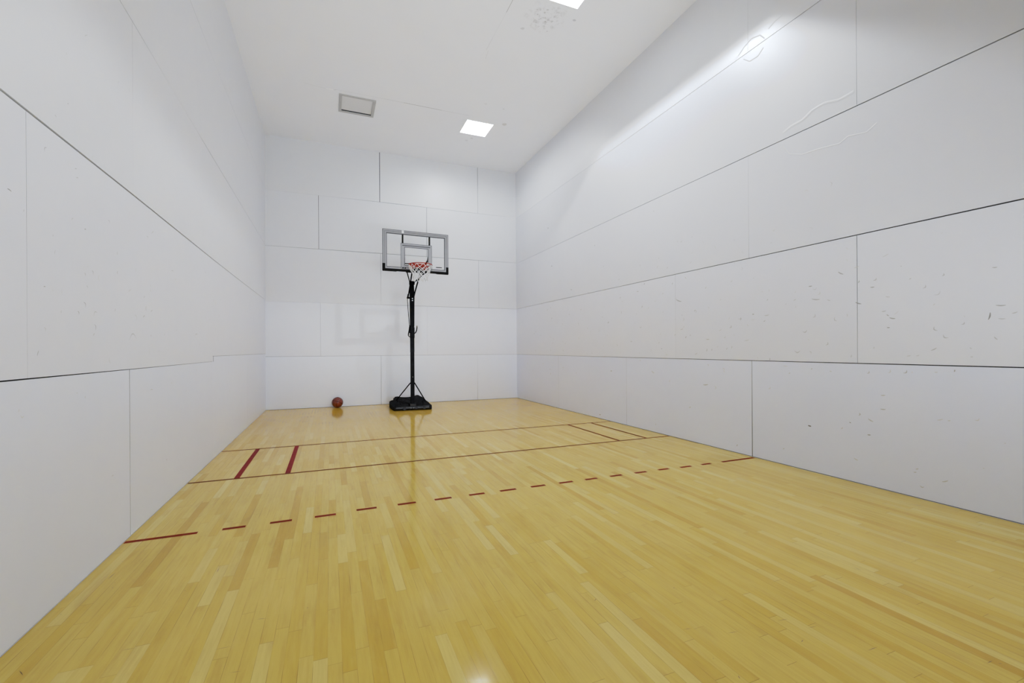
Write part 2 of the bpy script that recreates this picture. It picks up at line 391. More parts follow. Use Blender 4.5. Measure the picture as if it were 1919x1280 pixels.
def make(name, bm, mats, parent=None, smooth=False, recalc=True):
    if recalc:
        bmesh.ops.recalc_face_normals(bm, faces=bm.faces[:])
    me = bpy.data.meshes.new(name)
    bm.to_mesh(me)
    bm.free()
    for m in (mats if isinstance(mats, (list, tuple)) else [mats]):
        me.materials.append(m)
    if smooth:
        for p in me.polygons:
            p.use_smooth = True
    o = bpy.data.objects.new(name, me)
    COL.objects.link(o)
    if parent:
        o.parent = parent
    return o

def empty(name, loc):
    o = bpy.data.objects.new(name, None)
    o.empty_display_size = .1
    COL.objects.link(o)
    o.location = loc
    return o

def box(bm, lo, hi, mat=0, bevel=0., xf=None):
    lo, hi = Vector(lo), Vector(hi)
    r = bmesh.ops.create_cube(bm, size=1.)
    vs = r['verts']
    c, s = (lo + hi) / 2, hi - lo
    for v in vs:
        v.co = Vector((v.co.x * s.x, v.co.y * s.y, v.co.z * s.z)) + c
    fs = list({f for v in vs for f in v.link_faces})
    if bevel:
        es = list({e for f in fs for e in f.edges})
        rb = bmesh.ops.bevel(bm, geom=es, offset=bevel, segments=2, affect='EDGES', profile=.5)
        vs = list({v for f in rb['faces'] for v in f.verts} | {v for v in vs if v.is_valid})
        fs = list({f for v in vs for f in v.link_faces})
    for f in fs:
        f.material_index = mat
    if xf:
        for v in vs:
            v.co = xf(v.co)
    return vs

def tube(bm, pts, r, seg=8, closed=False, square=False, mat=0):
    """sweep a round (or square) section along a polyline; r may be a list"""
    pts = [Vector(p) for p in pts]
    n = len(pts)
    rs = r if isinstance(r, (list, tuple)) else [r] * n
    if square:
        seg = 4
    rings = []
    up = Vector((0, 0, 1))
    prev = None
    for i, p in enumerate(pts):
        a = pts[i - 1] if (i > 0 or closed) else p
        b = pts[(i + 1) % n] if (i < n - 1 or closed) else p
        t = (b - a).normalized()
        if prev is None:
            ref = up if abs(t.dot(up)) < .95 else Vector((0, 1, 0))
            x = t.cross(ref).normalized()
        else:
            x = (prev - t * prev.dot(t)).normalized()
        prev = x
        yv = t.cross(x)
        ring = []
        for k in range(seg):
            a_ = 2 * math.pi * k / seg + (math.pi / 4 if square else 0)
            rr = rs[i] * (math.sqrt(2) if square else 1)
            ring.append(bm.verts.new(p + x * math.cos(a_) * rr + yv * math.sin(a_) * rr))
        rings.append(ring)
    m = n if closed else n - 1
    for i in range(m):
        A, B = rings[i], rings[(i + 1) % n]
        for k in range(seg):
            f = bm.faces.new((A[k], A[(k + 1) % seg], B[(k + 1) % seg], B[k]))
            f.material_index = mat
    if not closed:
        f = bm.faces.new(rings[0][::-1]); f.material_index = mat
        f = bm.faces.new(rings[-1]); f.material_index = mat

def disc(bm, c, axis, r, h, seg=16, mat=0):
    c, axis = Vector(c), Vector(axis).normalized()
    tube(bm, [c, c + axis * h], r, seg, mat=mat)

def pwl(table, u):
    """piecewise linear lookup"""
    t = sorted(table)
    if u <= t[0][0]:
        return t[0][1]
    for (a, x), (b, z) in zip(t, t[1:]):
        if u <= b:
            return x + (z - x) * (u - a) / (b - a)
    return t[-1][1]

# ------------------------------------------------------------------ setting: boarded walls
class WallBuilder:
    """a wall clad in boards: each board is a raised slab, real gaps between them, dark wall behind.
    to3(u, v, d): u along the wall, v up, d out into the room"""
    T = .012
    def __init__(self, to3):
        self.bm = bmesh.new()
        self.tint = self.bm.loops.layers.float_color.new('tint')
        self.to3 = to3
        self.off = []
    def face(self, pts, mat=0, tint=(1, 1, 1)):
        vs = [self.bm.verts.new(self.to3(*p)) for p in pts]
        f = self.bm.faces.new(vs)
        f.material_index = mat
        for l in f.loops:
            l[self.tint] = (*tint, 1)
        return f
    def panel(self, u0, u1, vb, vt, gb, gt, g0, g1, off, tint):
        """u0<u1; vb, vt, gb, gt are functions of u (edge height, gap width); g0, g1 gaps of the upright joints (bottom, top)"""
        n = max(1, int((u1 - u0) / 1.2))
        def lerp(a, k):
            return a[0] + (a[1] - a[0]) * k
        def col(k, end):
            u = u0 + (u1 - u0) * k
            b = vb(u) + gb(u) / 2
            t = vt(u) - gt(u) / 2
            ub = u + (g0[0] / 2 if k == 0 else 0) - (g1[0] / 2 if k == 1 else 0)
            ut = u + (g0[1] / 2 if k == 0 else 0) - (g1[1] / 2 if k == 1 else 0)
            return (ub, b), (ut, t)
        cols = [col(i / n, 0) for i in range(n + 1)]
        for (b0, t0), (b1, t1) in zip(cols, cols[1:]):
            self.face([(*b0, off), (*b1, off), (*t1, off), (*t0, off)], 0, tint)
            self.face([(*b0, -self.T), (*b1, -self.T), (*b1, off), (*b0, off)], 0, tint)
            self.face([(*t0, off), (*t1, off), (*t1, -self.T), (*t0, -self.T)], 0, (.3, .3, .3))
        for k, (b, t) in ((0, cols[0]), (1, cols[-1])):
            self.face([(*b, -self.T), (*b, off), (*t, off), (*t, -self.T)], 0, (.42, .42, .42))
    def rows(self, U0, U1, bounds, gaps, joints, offs, tints):
        """bounds: list of tables v(u); gaps: tables gap(u) for each bound; joints per row: list of (u, gap_bottom, gap_top)"""
        for i in range(len(bounds) - 1):
            js = [(U0, 0, 0)] + sorted(joints[i]) + [(U1, 0, 0)]
            for k, (a, b) in enumerate(zip(js, js[1:])):
                t = tints[i]
                j = 1 + (random.random() - .5) * .016
                tt = tuple(c * j for c in t)
                fb, ft = bounds[i], bounds[i + 1]
                gb, gt = gaps[i], gaps[i + 1]
                self.panel(a[0], b[0], lambda u, q=fb: pwl(q, u), lambda u, q=ft: pwl(q, u),
                           lambda u, q=gb: pwl(q, u), lambda u, q=gt: pwl(q, u), a[1:], b[1:], offs[i], tt)
    def mark(self, u0, v0, u1, v1, dark, curved, depth, off, thick=3.1):
        """scuff: a small tapering ribbon lying on the paint"""
        du, dv = u1 - u0, v1 - v0
        L = math.hypot(du, dv)
        if L < 1e-4:
            return
        nx, nv = -dv / L, du / L
        w = thick * depth / 837. * (.45 + .38 * dark)
        w = min(w, L * .45)
        off += random.random() * .0005      # never two marks in one plane
        g = 1 - .80 * dark
        n = 6
        bow = L * (.33 if curved else .06)
        mid = [(u0 + du * k / n + nx * bow * math.sin(math.pi * k / n), v0 + dv * k / n + nv * bow * math.sin(math.pi * k / n)) for k in range(n + 1)]
        wid = [w * (.25 + .75 * math.sin(math.pi * (k + .4) / (n + .8))) / 2 for k in range(n + 1)]
        for k in range(n):
            a, b = mid[k], mid[k + 1]
            self.face([(a[0] - nx * wid[k], a[1] - nv * wid[k], off), (b[0] - nx * wid[k + 1], b[1] - nv * wid[k + 1], off),
                       (b[0] + nx * wid[k + 1], b[1] + nv * wid[k + 1], off), (a[0] + nx * wid[k], a[1] + nv * wid[k], off)], 0, (g, g, g))
    def ribbon(self, pts, w, off, tint, mat=0, rise=0.):
        for k in range(len(pts) - 1):
            (a, b), (c, d) = pts[k], pts[k + 1]
            L = math.hypot(c - a, d - b)
            nx, nv = -(d - b) / L * w / 2, (c - a) / L * w / 2
            self.face([(a - nx, b - nv, off), (c - nx, d - nv, off), (c, d, off + rise), (a, b, off + rise)], mat, tint)
            self.face([(a, b, off + rise), (c, d, off + rise), (c + nx, d + nv, off), (a + nx, b + nv, off)], mat, tint)
    def backing(self, U0, U1, V0, V1):
        self.face([(U0, V0, -self.T), (U1, V0, -self.T), (U1, V1, -self.T), (U0, V1, -self.T)], 1)
    def done(self, name, mats=None):
        o = make(name, self.bm, mats or [M['wall'], M['gap']], recalc=False)
        o['kind'] = 'structure'
        return o

def const(*vals):
    return [[(0, v)] for v in vals]
mm = lambda *pairs: [(u, g / 1000) for u, g in pairs]

# ---- far wall (u = x)
wb = WallBuilder(lambda u, v, d: (u, -d, v))
wb.rows(0, W,
    [[(0, .006)], [(0, 1.20)], [(0, 2.442)], [(0, 3.69), (6, 3.708)], [(0, 4.94), (2.5, 4.952), (6, 4.948)], [(0, H)]],
    [mm((0, 0)), mm((0, 4), (6, 3.5)), mm((0, 1.5), (2.4, 2), (2.6, 5), (5, 6), (6, 4)), mm((0, 5), (2.5, 8), (5, 7), (6, 4)),
     mm((0, 2), (1.6, 2), (2.4, 2), (2.5, 9), (4, 7), (5, 4), (6, 2)), mm((0, 0))],
    [[(2.492, .006, .005), (4.965, .005, .001)], [(1.136, .003, .002), (3.632, .0012, .002)], [(2.498, .003, .005), (5.005, .004, .004)],
     [(1.106, .008, .008), (3.629, .007, .008)], [(2.484, .012, .014), (4.991, .004, .010)]],
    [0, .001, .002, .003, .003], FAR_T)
wb.backing(0, W, 0, H)
far_wall = wb.done('wall_far')

# ---- right wall (u = y)
wr = WallBuilder(lambda u, v, d: (W - d, u, v))
R_OFF = [0., .004, .008, .011, .013]
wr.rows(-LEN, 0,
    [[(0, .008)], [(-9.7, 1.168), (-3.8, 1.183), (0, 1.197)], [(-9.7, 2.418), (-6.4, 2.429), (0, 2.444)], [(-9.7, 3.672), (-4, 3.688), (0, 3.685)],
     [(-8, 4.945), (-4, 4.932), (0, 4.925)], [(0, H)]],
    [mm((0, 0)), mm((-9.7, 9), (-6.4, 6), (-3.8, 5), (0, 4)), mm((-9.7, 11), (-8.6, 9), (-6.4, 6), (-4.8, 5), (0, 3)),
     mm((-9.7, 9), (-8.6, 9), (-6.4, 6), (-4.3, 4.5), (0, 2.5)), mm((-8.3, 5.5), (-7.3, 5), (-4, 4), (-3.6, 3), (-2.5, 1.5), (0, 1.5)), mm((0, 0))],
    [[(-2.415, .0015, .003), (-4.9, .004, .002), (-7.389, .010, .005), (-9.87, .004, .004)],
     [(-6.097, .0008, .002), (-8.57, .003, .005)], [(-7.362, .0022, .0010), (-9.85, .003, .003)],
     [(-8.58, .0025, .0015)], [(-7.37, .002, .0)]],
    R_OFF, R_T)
wr.backing(-LEN, 0, 0, H)
def off_at(tab, offs, v):
    k = 0
    while k < len(tab) and v > tab[k]:
        k += 1
    return offs[k] + .0004
for y0, z0, y1, z1, d, k, dep in R_SCUFFS:
    wr.mark(y0, z0, y1, z1, d * 1., k, dep, off_at((1.18, 2.43, 3.68, 4.94), R_OFF, (z0 + z1) / 2))
rr = random.Random(3)
for i in range(150):                     # fainter ball marks, thickest on the second course of boards
    y = -rr.uniform(.5, 9.4)
    z = rr.triangular(.5, 3.2, 1.75)
    a = rr.uniform(0, math.pi); L = rr.uniform(.012, .055)
    wr.mark(y, z, y + L * math.cos(a), z + L * math.sin(a), rr.uniform(.12, .30), rr.random() < .5, 11.3 + y * .85, off_at((1.18, 2.43, 3.68, 4.94), R_OFF, z))
# blistered paint beside the third upright joint and round the brightly lit corner
wr.ribbon([(-7.818, 3.751), (-7.917, 3.787), (-8.035, 3.789), (-8.148, 3.846), (-8.277, 3.857), (-8.42, 3.815), (-8.555, 3.826)], .03, .0125, (.985, .985, .985), rise=.0022)
wr.ribbon([(-7.817, 3.61), (-7.891, 3.486), (-8.033, 3.423), (-8.211, 3.41), (-8.418, 3.376), (-8.496, 3.414), (-8.663, 3.38), (-8.751, 3.428)], .012, .0095, (.96, .96, .96), rise=.0015)
for pts in ([(-7.229, 4.982), (-7.32, 5.042), (-7.423, 5.078), (-7.536, 5.043), (-7.591, 4.97)], [(-7.645, 5.044), (-7.724, 5.075), (-7.826, 5.088)]):
    wr.ribbon(pts, .012, .0145, (.93, .93, .93), rise=.0015)
wr.ribbon([(-7.304, 4.898), (-7.393, 4.819), (-7.507, 4.813), (-7.576, 4.869)], .012, .0125, (.93, .93, .93), rise=.0015)
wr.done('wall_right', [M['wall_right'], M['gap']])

# ---- left wall (u = y), the lowest seam steps up near the far end
wl = WallBuilder(lambda u, v, d: (d, u, v))
L_OFF = [0., .003, .007, .009, .010]
lb = [[(0, .006)], [(-8.7, 1.197), (-4.9, 1.20)], [(-8.7, 2.473), (-7.2, 2.472), (-4.4, 2.456), (0, 2.468)],
      [(-7.4, 3.742), (-6.2, 3.72), (0, 3.70)], [(-5.7, 4.975), (-5.2, 4.952), (0, 4.957)], [(0, H)]]
lg = [mm((0, 0)), mm((-8.7, 7), (-7.35, 5), (-7.25, 3), (-4.9, 3)), mm((-8.7, 9), (-7.3, 8), (-5.6, 7), (-4.6, 3.5), (0, 2)),
      mm((-7.5, 2.5), (-7.2, 4), (-6.2, 6), (-4.4, 4), (0, 2)), mm((-5.8, 4), (-5.2, 3), (-4.9, .4), (-4.5, .4), (-4.4, 3), (-3.8, 2), (-2.4, 1.2), (0, 2.5)), mm((0, 0))]
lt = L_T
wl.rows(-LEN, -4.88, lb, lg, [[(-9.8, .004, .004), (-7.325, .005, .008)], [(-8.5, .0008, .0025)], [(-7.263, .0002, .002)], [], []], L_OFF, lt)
lb2 = [list(t) for t in lb]; lb2[1] = [(0, 1.265)]
lg2 = [list(t) for t in lg]; lg2[1] = mm((-4.88, 3), (0, 3.5))
wl.rows(-4.88, 0, lb2, lg2, [[(-2.368, .0022, .0003)], [], [], [], []], L_OFF, lt)
wl.backing(-LEN, 0, 0, H)
wl.ribbon([(-4.882, 1.198), (-4.882, 1.268)], .014, .0105, (1, 1, 1), 1)
for y0, z0, y1, z1, d, k, dep in L_SCUFFS:
    wl.mark(y0, z0, y1, z1, d * .98, k, dep, off_at((1.2, 2.47, 3.72, 4.95), L_OFF, (z0 + z1) / 2))
for i in range(90):
    y = -rr.uniform(.8, 9.)
    z = rr.triangular(.3, 3.4, 1.75)
    a = rr.uniform(0, math.pi); L = rr.uniform(.010, .045)
    wl.mark(y, z, y + L * math.cos(a), z + L * math.sin(a), rr.uniform(.10, .24), rr.random() < .5, 11.3 + y * .95, off_at((1.2, 2.47, 3.72, 4.95), L_OFF, z))
wl.done('wall_left')

# ---- wall behind the camera
wk = WallBuilder(lambda u, v, d: (u, -LEN + d, v))
wk.rows(0, W, const(.006, 1.2, 2.44, 3.69, 4.94, H), [mm((0, 0))] + [mm((0, 4))] * 4 + [mm((0, 0))],
        [[(2.44, .004, .004), (4.88, .004, .004)], [(1.22, .004, .004), (3.66, .004, .004)]] * 2 + [[(2.44, .004, .004), (4.88, .004, .004)]],
        [0] * 5, [(1, 1, 1)] * 5)
wk.backing(0, W, 0, H)
wk.done('wall_back')

# ---- ceiling with three square openings for the recessed fixtures
FIX = [('lit', LIGHT_X, LIGHT_Y[0], .29), ('dark', 1.856, -1.995, .285), ('lit', LIGHT_X, LIGHT_Y[1], .29)]
bm = bmesh.new()
tl = bm.loops.layers.float_color.new('tint')
def cface(pts, mat=0, t=1.):
    f = bm.faces.new([bm.verts.new(p) for p in pts])
    f.material_index = mat
    for l in f.loops:
        l[tl] = (t, t, t, 1)
xs = sorted({0, W} | {round(c + s * h, 4) for _, c, _, h in FIX for s in (-1, 1)})
ys = sorted({-LEN, 0} | {round(c + s * h, 4) for _, _, c, h in FIX for s in (-1, 1)})
for xa, xb in zip(xs, xs[1:]):
    for ya, yb in zip(ys, ys[1:]):
        mx, my = (xa + xb) / 2, (ya + yb) / 2
        if any(abs(mx - fx) < h and abs(my - fy) < h for _, fx, fy, h in FIX):
            continue
        cface([(xa, ya, H), (xa, yb, H), (xb, yb, H), (xb, ya, H)])
def crack(pts, w, t):
    for (a, b), (c, d) in zip(pts, pts[1:]):
        L = math.hypot(c - a, d - b)
        nx, ny = -(d - b) / L * w / 2, (c - a) / L * w / 2
        cface([(a - nx, b - ny, H - .0015), (c - nx, d - ny, H - .0015), (c + nx, d + ny, H - .0015), (a + nx, b + ny, H - .0015)], 0, t)
crack([(.92, -2.445), (1.284, -2.40)], .006, .82)
crack([(1.30, -2.40), (1.42, -2.413)], .03, 1.12)
crack([(1.42, -2.413), (1.47, -2.43)], .012, .75)
crack([(1.47, -2.43), (2.327, -2.447)], .006, .80)
crack([(2.327, -2.447), (2.7, -2.448)], .007, .7)
crack([(2.7, -2.448), (3.45, -2.448)], .010, .42)
crack([(3.45, -2.448), (3.70, -2.449)], .006, .6)
crack([(3.70, -2.449), (4.02, -2.46)], .006, .75)
crack([(3.702, -6.6), (3.706, -5.37)], .007, .5)
crack([(3.706, -5.37), (3.70, -4.78)], .004, .85)
crack([(3.701, -4.78), (3.697, -4.50)], .006, .8)
crack([(3.735, -4.50), (3.758, -4.29)], .006, .85)
for x, y, s, t in ((4.14, -5.50, 0.021, 0.75), (4.235, -5.63, 0.024, 0.77), (4.33, -5.46, 0.030, 0.75), (4.42, -5.245, 0.015, 0.75), (4.69, -5.60, .03, .7), (4.05, -5.16, .04, .8),
                   (4.36, -1.52, .04, .82), (4.28, -1.38, .04, .86), (4.60, -2.95, .03, .85), (4.2, -3.0, .04, .9)):
    n = 9
    cface([(x + s * (.6 + .5 * random.random()) * math.cos(2 * math.pi * k / n), y - s * .8 * (.6 + .5 * random.random()) * math.sin(2 * math.pi * k / n), H - .0012) for k in range(n)], 0, t)
ceiling = make('ceiling', bm, M['ceiling'], recalc=False)
ceiling['kind'] = 'structure'

# ---- floor and painted court lines
bm = bmesh.new()
for k in range(8):
    ya, yb = -LEN * (k + 1) / 8, -LEN * k / 8
    bm.faces.new([bm.verts.new(p) for p in ((0, ya, 0), (W, ya, 0), (W, yb, 0), (0, yb, 0))])
for x0, y0, x1, y1, d, dep in FLOOR_MARKS:
    L = math.hypot(x1 - x0, y1 - y0)
    w = max(.0012, 1.5 * dep / 837. * (.3 + .7 * d))
    w = min(w, .012, L * .5)
    nx, ny = -(y1 - y0) / L * w / 2, (x1 - x0) / L * w / 2
    mx, my = (x0 + x1) / 2, (y0 + y1) / 2
    f = bm.faces.new([bm.verts.new(p) for p in ((x0, y0, .0004), (mx - nx, my - ny, .0004), (x1, y1, .0004), (mx + nx, my + ny, .0004))])
    f.material_index = 1
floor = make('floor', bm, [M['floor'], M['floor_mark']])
floor['kind'] = 'structure'

def court_line(name, x0, y0, x1, y1, mat, label):
    b = bmesh.new()
    b.faces.new([b.verts.new(p) for p in ((x0, y0, .0007), (x1, y0, .0007), (x1, y1, .0007), (x0, y1, .0007))])
    o = make(name, b, mat, floor)
    o['label'] = label
    return o
Y1, Y2, Y3 = -4.421, -5.945, -7.43
court_line('service_line', 0.004, Y1 - .019, W - .004, Y1 + .019, M['court_brown'], 'red line across the court nearest the hoop')
court_line('short_line', 0.004, Y2 - .019, W - .004, Y2 + .019, M['court_brown'], 'red line across the court between the service boxes and the dashes')
for xc, w in ((.425, .052), (.902, .052)):
    court_line('service_box_line', xc - w / 2, Y2 + .019, xc + w / 2, Y1 - .019, M['court_maroon'], 'short wide red line joining the two cross lines near the left wall')
for xc, w in ((5.20, .042), (5.675, .042)):
    court_line('service_box_line', xc - w / 2, Y2 + .019, xc + w / 2, Y1 - .019, M['court_brown'], 'short thin red line joining the two cross lines near the right wall')
DASH = [(.004, .43), (.585, .735), (.898, 1.05), (1.213, 1.37), (1.529, 1.69), (1.863, 2.018), (2.182, 2.336), (2.499, 2.648), (2.80, 2.963), (3.118, 3.272),
        (3.425, 3.58), (3.723, 3.865), (4.021, 4.17), (4.335, 4.488), (4.646, 4.792), (4.942, 5.097), (5.247, 5.39), (5.559, 6.075)]
for a, b in DASH:
    yc = -7.44 if a < 1.3 else (-7.425 if a > 4.8 else -7.41)
    long_ = b - a > .3
    court_line('receiving_line_dash', a, yc - .021, b, yc + .021, M['court_red'], 'long red end dash touching the side wall' if long_ else 'short red dash of the broken line')

# ------------------------------------------------------------------ ceiling fixtures
def fixture(kind, x, y, h, label, group):
    t = empty('ceiling_light', (x, y, H))
    tag(t, label, 'ceiling light', group)
    D = .26 if kind == 'lit' else .10
    b = bmesh.new()                                   # open-bottomed steel box sunk in the ceiling
    e = h + .002
    def q(*p):
        b.faces.new([b.verts.new(v) for v in p])
    q((-e, -e, D), (e, -e, D), (e, e, D), (-e, e, D))
    for (ax, ay), (bx, by) in (((-e, -e), (e, -e)), ((e, -e), (e, e)), ((e, e), (-e, e)), ((-e, e), (-e, -e))):
        q((ax, ay, .001), (bx, by, .001), (bx, by, D), (ax, ay, D))
    make('housing', b, M['housing'] if kind == 'lit' else M['gap'], t, recalc=False)
    b = bmesh.new()                                   # flat trim round the opening
    o, i, z = (h + .014, h - .002, -.008) if kind == 'lit' else (.337, .283, -.014)
    for lo, hi in (((-o, -o, z), (o, -i, -.001)), ((-o, i, z), (o, o, -.001)), ((-o, -i, z), (-i, i, -.001)), ((i, -i, z), (o, i, -.001))):
        box(b, lo, hi, bevel=.0025)
    make('trim_frame', b, M['housing'] if kind == 'lit' else M['trim_grey'], t)
    if kind == 'lit':
        b = bmesh.new()
        bmesh.ops.create_uvsphere(b, u_segments=20, v_segments=12, radius=.022)
        for v in b.verts:
            v.co += Vector((0, LAMP_DY, .240))
        make('bulb', b, M['bulb'], t, smooth=True)
        l = bpy.data.lights.new('lamp', 'POINT')
        l.energy = BULB_FAR if y > -4 else BULB_NEAR
        l.color = (.915, .985, 1.06)
        l.shadow_soft_size = .09 if y > -4 else .016
        lo = bpy.data.objects.new('lamp', l)
        COL.objects.link(lo)
        lo.location = (x, y + LAMP_DY, H + (.12 if y > -4 else .20))
        b = bmesh.new()
        disc(b, (0, LAMP_DY, .250), (0, 0, 1), .035, .016, 16)
        make('lamp_holder', b, M['housing'], t)
    else:
        b = bmesh.new()
        vs = box(b, (-.2845, -.284, .004), (.2845, .258, .012), bevel=.002)
        make('lens', b, M['lens_grey'], t)
    return t
fixture(*FIX[0], 'square lit ceiling light near the far wall, above and right of the hoop', None)
fixture(*FIX[1], 'unlit square ceiling light with a grey frame, above and left of the hoop', None)
fixture(*FIX[2], 'square lit ceiling light cut off by the top edge, beside the stained ceiling patch', None)

t = empty('ceiling_sprinkler', (4.832, -2.39, H))
tag(t, 'small round grey sprinkler head on the ceiling right of the lit light', 'sprinkler')
b = bmesh.new()
disc(b, (0, 0, -.006), (0, 0, 1), .048, .010, 20)
make('escutcheon', b, M['lens_grey'], t, smooth=False)
b = bmesh.new()
disc(b, (0, 0, -.018), (0, 0, 1), .010, .012, 10)
disc(b, (0, 0, -.021), (0, 0, 1), .020, .003, 12)
make('sprinkler_head', b, M['lens_grey'], t)

# ------------------------------------------------------------------ basketball
BR = .122
ball = empty('basketball', (1.49, -.17, 0))
tag(ball, 'dark orange basketball resting on the floor against the far wall', 'ball')
b = bmesh.new()
bmesh.ops.create_uvsphere(b, u_segments=48, v_segments=24, radius=BR)
rotm = Matrix.Rotation(rad(22), 3, 'Y') @ Matrix.Rotation(rad(-14), 3, 'X') @ Matrix.Rotation(rad(35), 3, 'Z')
for v in b.verts:
    v.co += Vector((0, 0, BR))
make('leather_cover', b, M['ball'], ball, smooth=True)
def seam(fn, n=56):
    b = bmesh.new()
    pts = []
    for k in range(n):
        d = rotm @ Vector(fn(2 * math.pi * k / n)).normalized()
        pts.append(d * (BR - .0002) + Vector((0, 0, BR)))
    tube(b, pts, .0033, 6, closed=True)
    make('seam', b, M['black_plastic'], ball, smooth=True)
seam(lambda a: (math.cos(a), math.sin(a), 0))
seam(lambda a: (math.cos(a), 0, math.sin(a)))
for s in (-1, 1):
    seam(lambda a, s=s: (.72 * math.cos(a), s * (.62 + .22 * math.cos(2 * a)), .72 * math.sin(a)))

# ------------------------------------------------------------------ portable basketball hoop (pole foot is the origin)
PX, PY = 3.03, -1.30
hoop = empty('basketball_hoop', (PX, PY, 0))
tag(hoop, 'portable basketball hoop with clear backboard, black pole and black base before the far wall', 'basketball hoop')

# base: blow-moulded tank, squarish front, narrower and taller at the back
outline = [(-.405, -.03), (-.39, -.05), (0, -.085), (.36, -.12), (.405, -.10), (.418, -.05), (.425, .42), (.415, .52), (.40, .80), (.395, .95), (.37, .985), (.24, .985), (.05, .965), (-.13, .975),
           (-.27, .975), (-.30, .94), (-.31, .74), (-.40, .68), (-.43, .62), (-.428, .3), (-.42, .02)]
def dense(poly, step=.03):
    out = []
    for i, p in enumerate(poly):
        q = poly[(i + 1) % len(poly)]
        n = max(1, int(math.dist(p, q) / step))
        out += [(p[0] + (q[0] - p[0]) * k / n, p[1] + (q[1] - p[1]) * k / n) for k in range(n)]
    return out
ol = dense(outline)
CXB, CYB = 0., .42
def base_h(x, y):
    k = max(0., min(1., (y + .05) / 1.0))
    h = .105 + .105 * k ** 1.4
    h += .040 * math.exp(-((abs(x) - .27) / .065) ** 2) * (1 - .3 * k)      # two long humps
    h -= .060 * math.exp(-(x / .12) ** 2) * math.exp(-((y - .38) / .28) ** 2)   # trough behind the pole
    h -= .035 * math.exp(-(((y - .58) / .05) ** 2)) * (1 if abs(x) < .36 else .5)
    h += .030 * math.exp(-(((y - .12 - .25 * abs(x)) / .05) ** 2)) * (1 if abs(x) < .33 else .3)
    h += .022 * math.exp(-(((y - .86) / .07) ** 2)) * math.exp(-((abs(x) - .2) / .12) ** 2)
    return h
b = bmesh.new()
rings = []
for s, zf in ((.985, 0.), (1., .015), (1., 'a'), (.985, 'b'), (.95, 'c'), (.88, 1), (.78, 1), (.66, 1), (.54, 1), (.42, 1), (.30, 1), (.18, 1), (.08, 1)):
    ring = []
    for x, y in ol:
        X, Y = CXB + (x - CXB) * s, CYB + (y - CYB) * s
        h = base_h(X, Y)
        edge = .105 + .088 * max(0., min(1., (Y + .05) / 1.0)) ** 1.4
        if zf == 'a': z = edge - .025
        elif zf == 'b': z = edge - .008
        elif zf == 'c': z = edge
        elif zf == 1: z = edge + (h - edge) * min(1, (1 - s) / .2)
        else: z = zf
        ring.append(b.verts.new((X, Y, z)))
    rings.append(ring)
n = len(ol)
for A, B in zip(rings, rings[1:]):
    for k in range(n):
        b.faces.new((A[k], A[(k + 1) % n], B[(k + 1) % n], B[k]))
b.faces.new(rings[-1]); b.faces.new(rings[0][::-1])
base = make('base', b, M['black_plastic'], hoop, smooth=True)
b = bmesh.new()
disc(b, (.065, -.08, .055), (0, -1, 0), .028, .018, 18)
make('filler_cap', b, M['black_plastic'], base)
for x, r in ((-.19, .036), (.24, .030)):
    b = bmesh.new()
    disc(b, (x, -.085 - .09 * max(0, x), .05), (0, -1, 0), r, .012, 20)
    make('moulded_boss', b, M['black_plastic'], base)
b = bmesh.new()                                             # moulded collar that clamps the pole foot
box(b, (-.075, -.075, .08), (.075, .085, .155), bevel=.015)
make('pole_socket', b, M['black_plastic'], base)
for x in (-.05, .0):
    b = bmesh.new()
    disc(b, (x, -.088, .055), (0, -1, 0), .008, .02, 10)
    make('base_bolt', b, M['frame_grey'], base)

# pole in three lengths with a tapering head
b = bmesh.new()
def sq(z0, z1, r0, r1):
    tube(b, [(0, 0, z0), (0, 0, z1)], [r0, r1], square=True)
sq(.06, 1.30, .0385, .0385); sq(1.28, 1.88, .0405, .0405); sq(1.86, 2.45, .0425, .0470); sq(2.44, 2.62, .0470, .0465); sq(2.60, 2.86, .0455, .034)
pole = make('pole', b, M['black_metal'], hoop)
for z in (2.47, 2.425, 1.80, .735, 1.265):
    b = bmesh.new()
    disc(b, (.0, -.040 if z > 2 else -.034, z), (0, -1, 0), .012 if z > 2 else .007, .012, 10)
    tag(make('bolt', b, M['steel'] if z > 2 else (M['frame_grey'] if z in (1.8, .735) else M['black_metal']), pole), 'bright steel bolt head' if z > 2 else None)

for p1 in ((-.297, .55, .15), (.379, .55, .15)):
    b = bmesh.new()
    s = -1 if p1[0] < 0 else 1
    tube(b, [(s * .038, .0, .605), (s * .062, .03, .575), p1, (p1[0] + s * .02, p1[1] + .03, .135)], .0125, 8)
    make('brace_rod', b, M['black_metal'], hoop, smooth=True)

# ---- backboard, slightly turned; local frame: bx to the right, bz up, by away from the court
TH = rad(2.0)
BCX, BCY = 3.030, -1.86
def bd(x, y, z):
    c, s = math.cos(TH), math.sin(TH)
    return Vector((BCX + x * c - y * s - PX, BCY + x * s + y * c - PY, z))
xf = lambda p: bd(p.x, p.y, p.z)
X0, X1, Z0, Z1 = -.690, .690, 2.970, 3.817
def board_part(name, boxes, mat, parent, bevel=.0, label=None, mats=None):
    b = bmesh.new()
    for bx in boxes:
        lo, hi = bx[:2]
        box(b, lo, hi, bx[2] if len(bx) > 2 else 0, bevel, xf)
    return tag(make(name, b, mats or mat, parent), label)
board = board_part('backboard', [((X0 + .004, -.003, Z0 + .004), (X1 - .004, .003, Z1 - .004))], M['acrylic'], hoop, label='clear acrylic backboard panel')
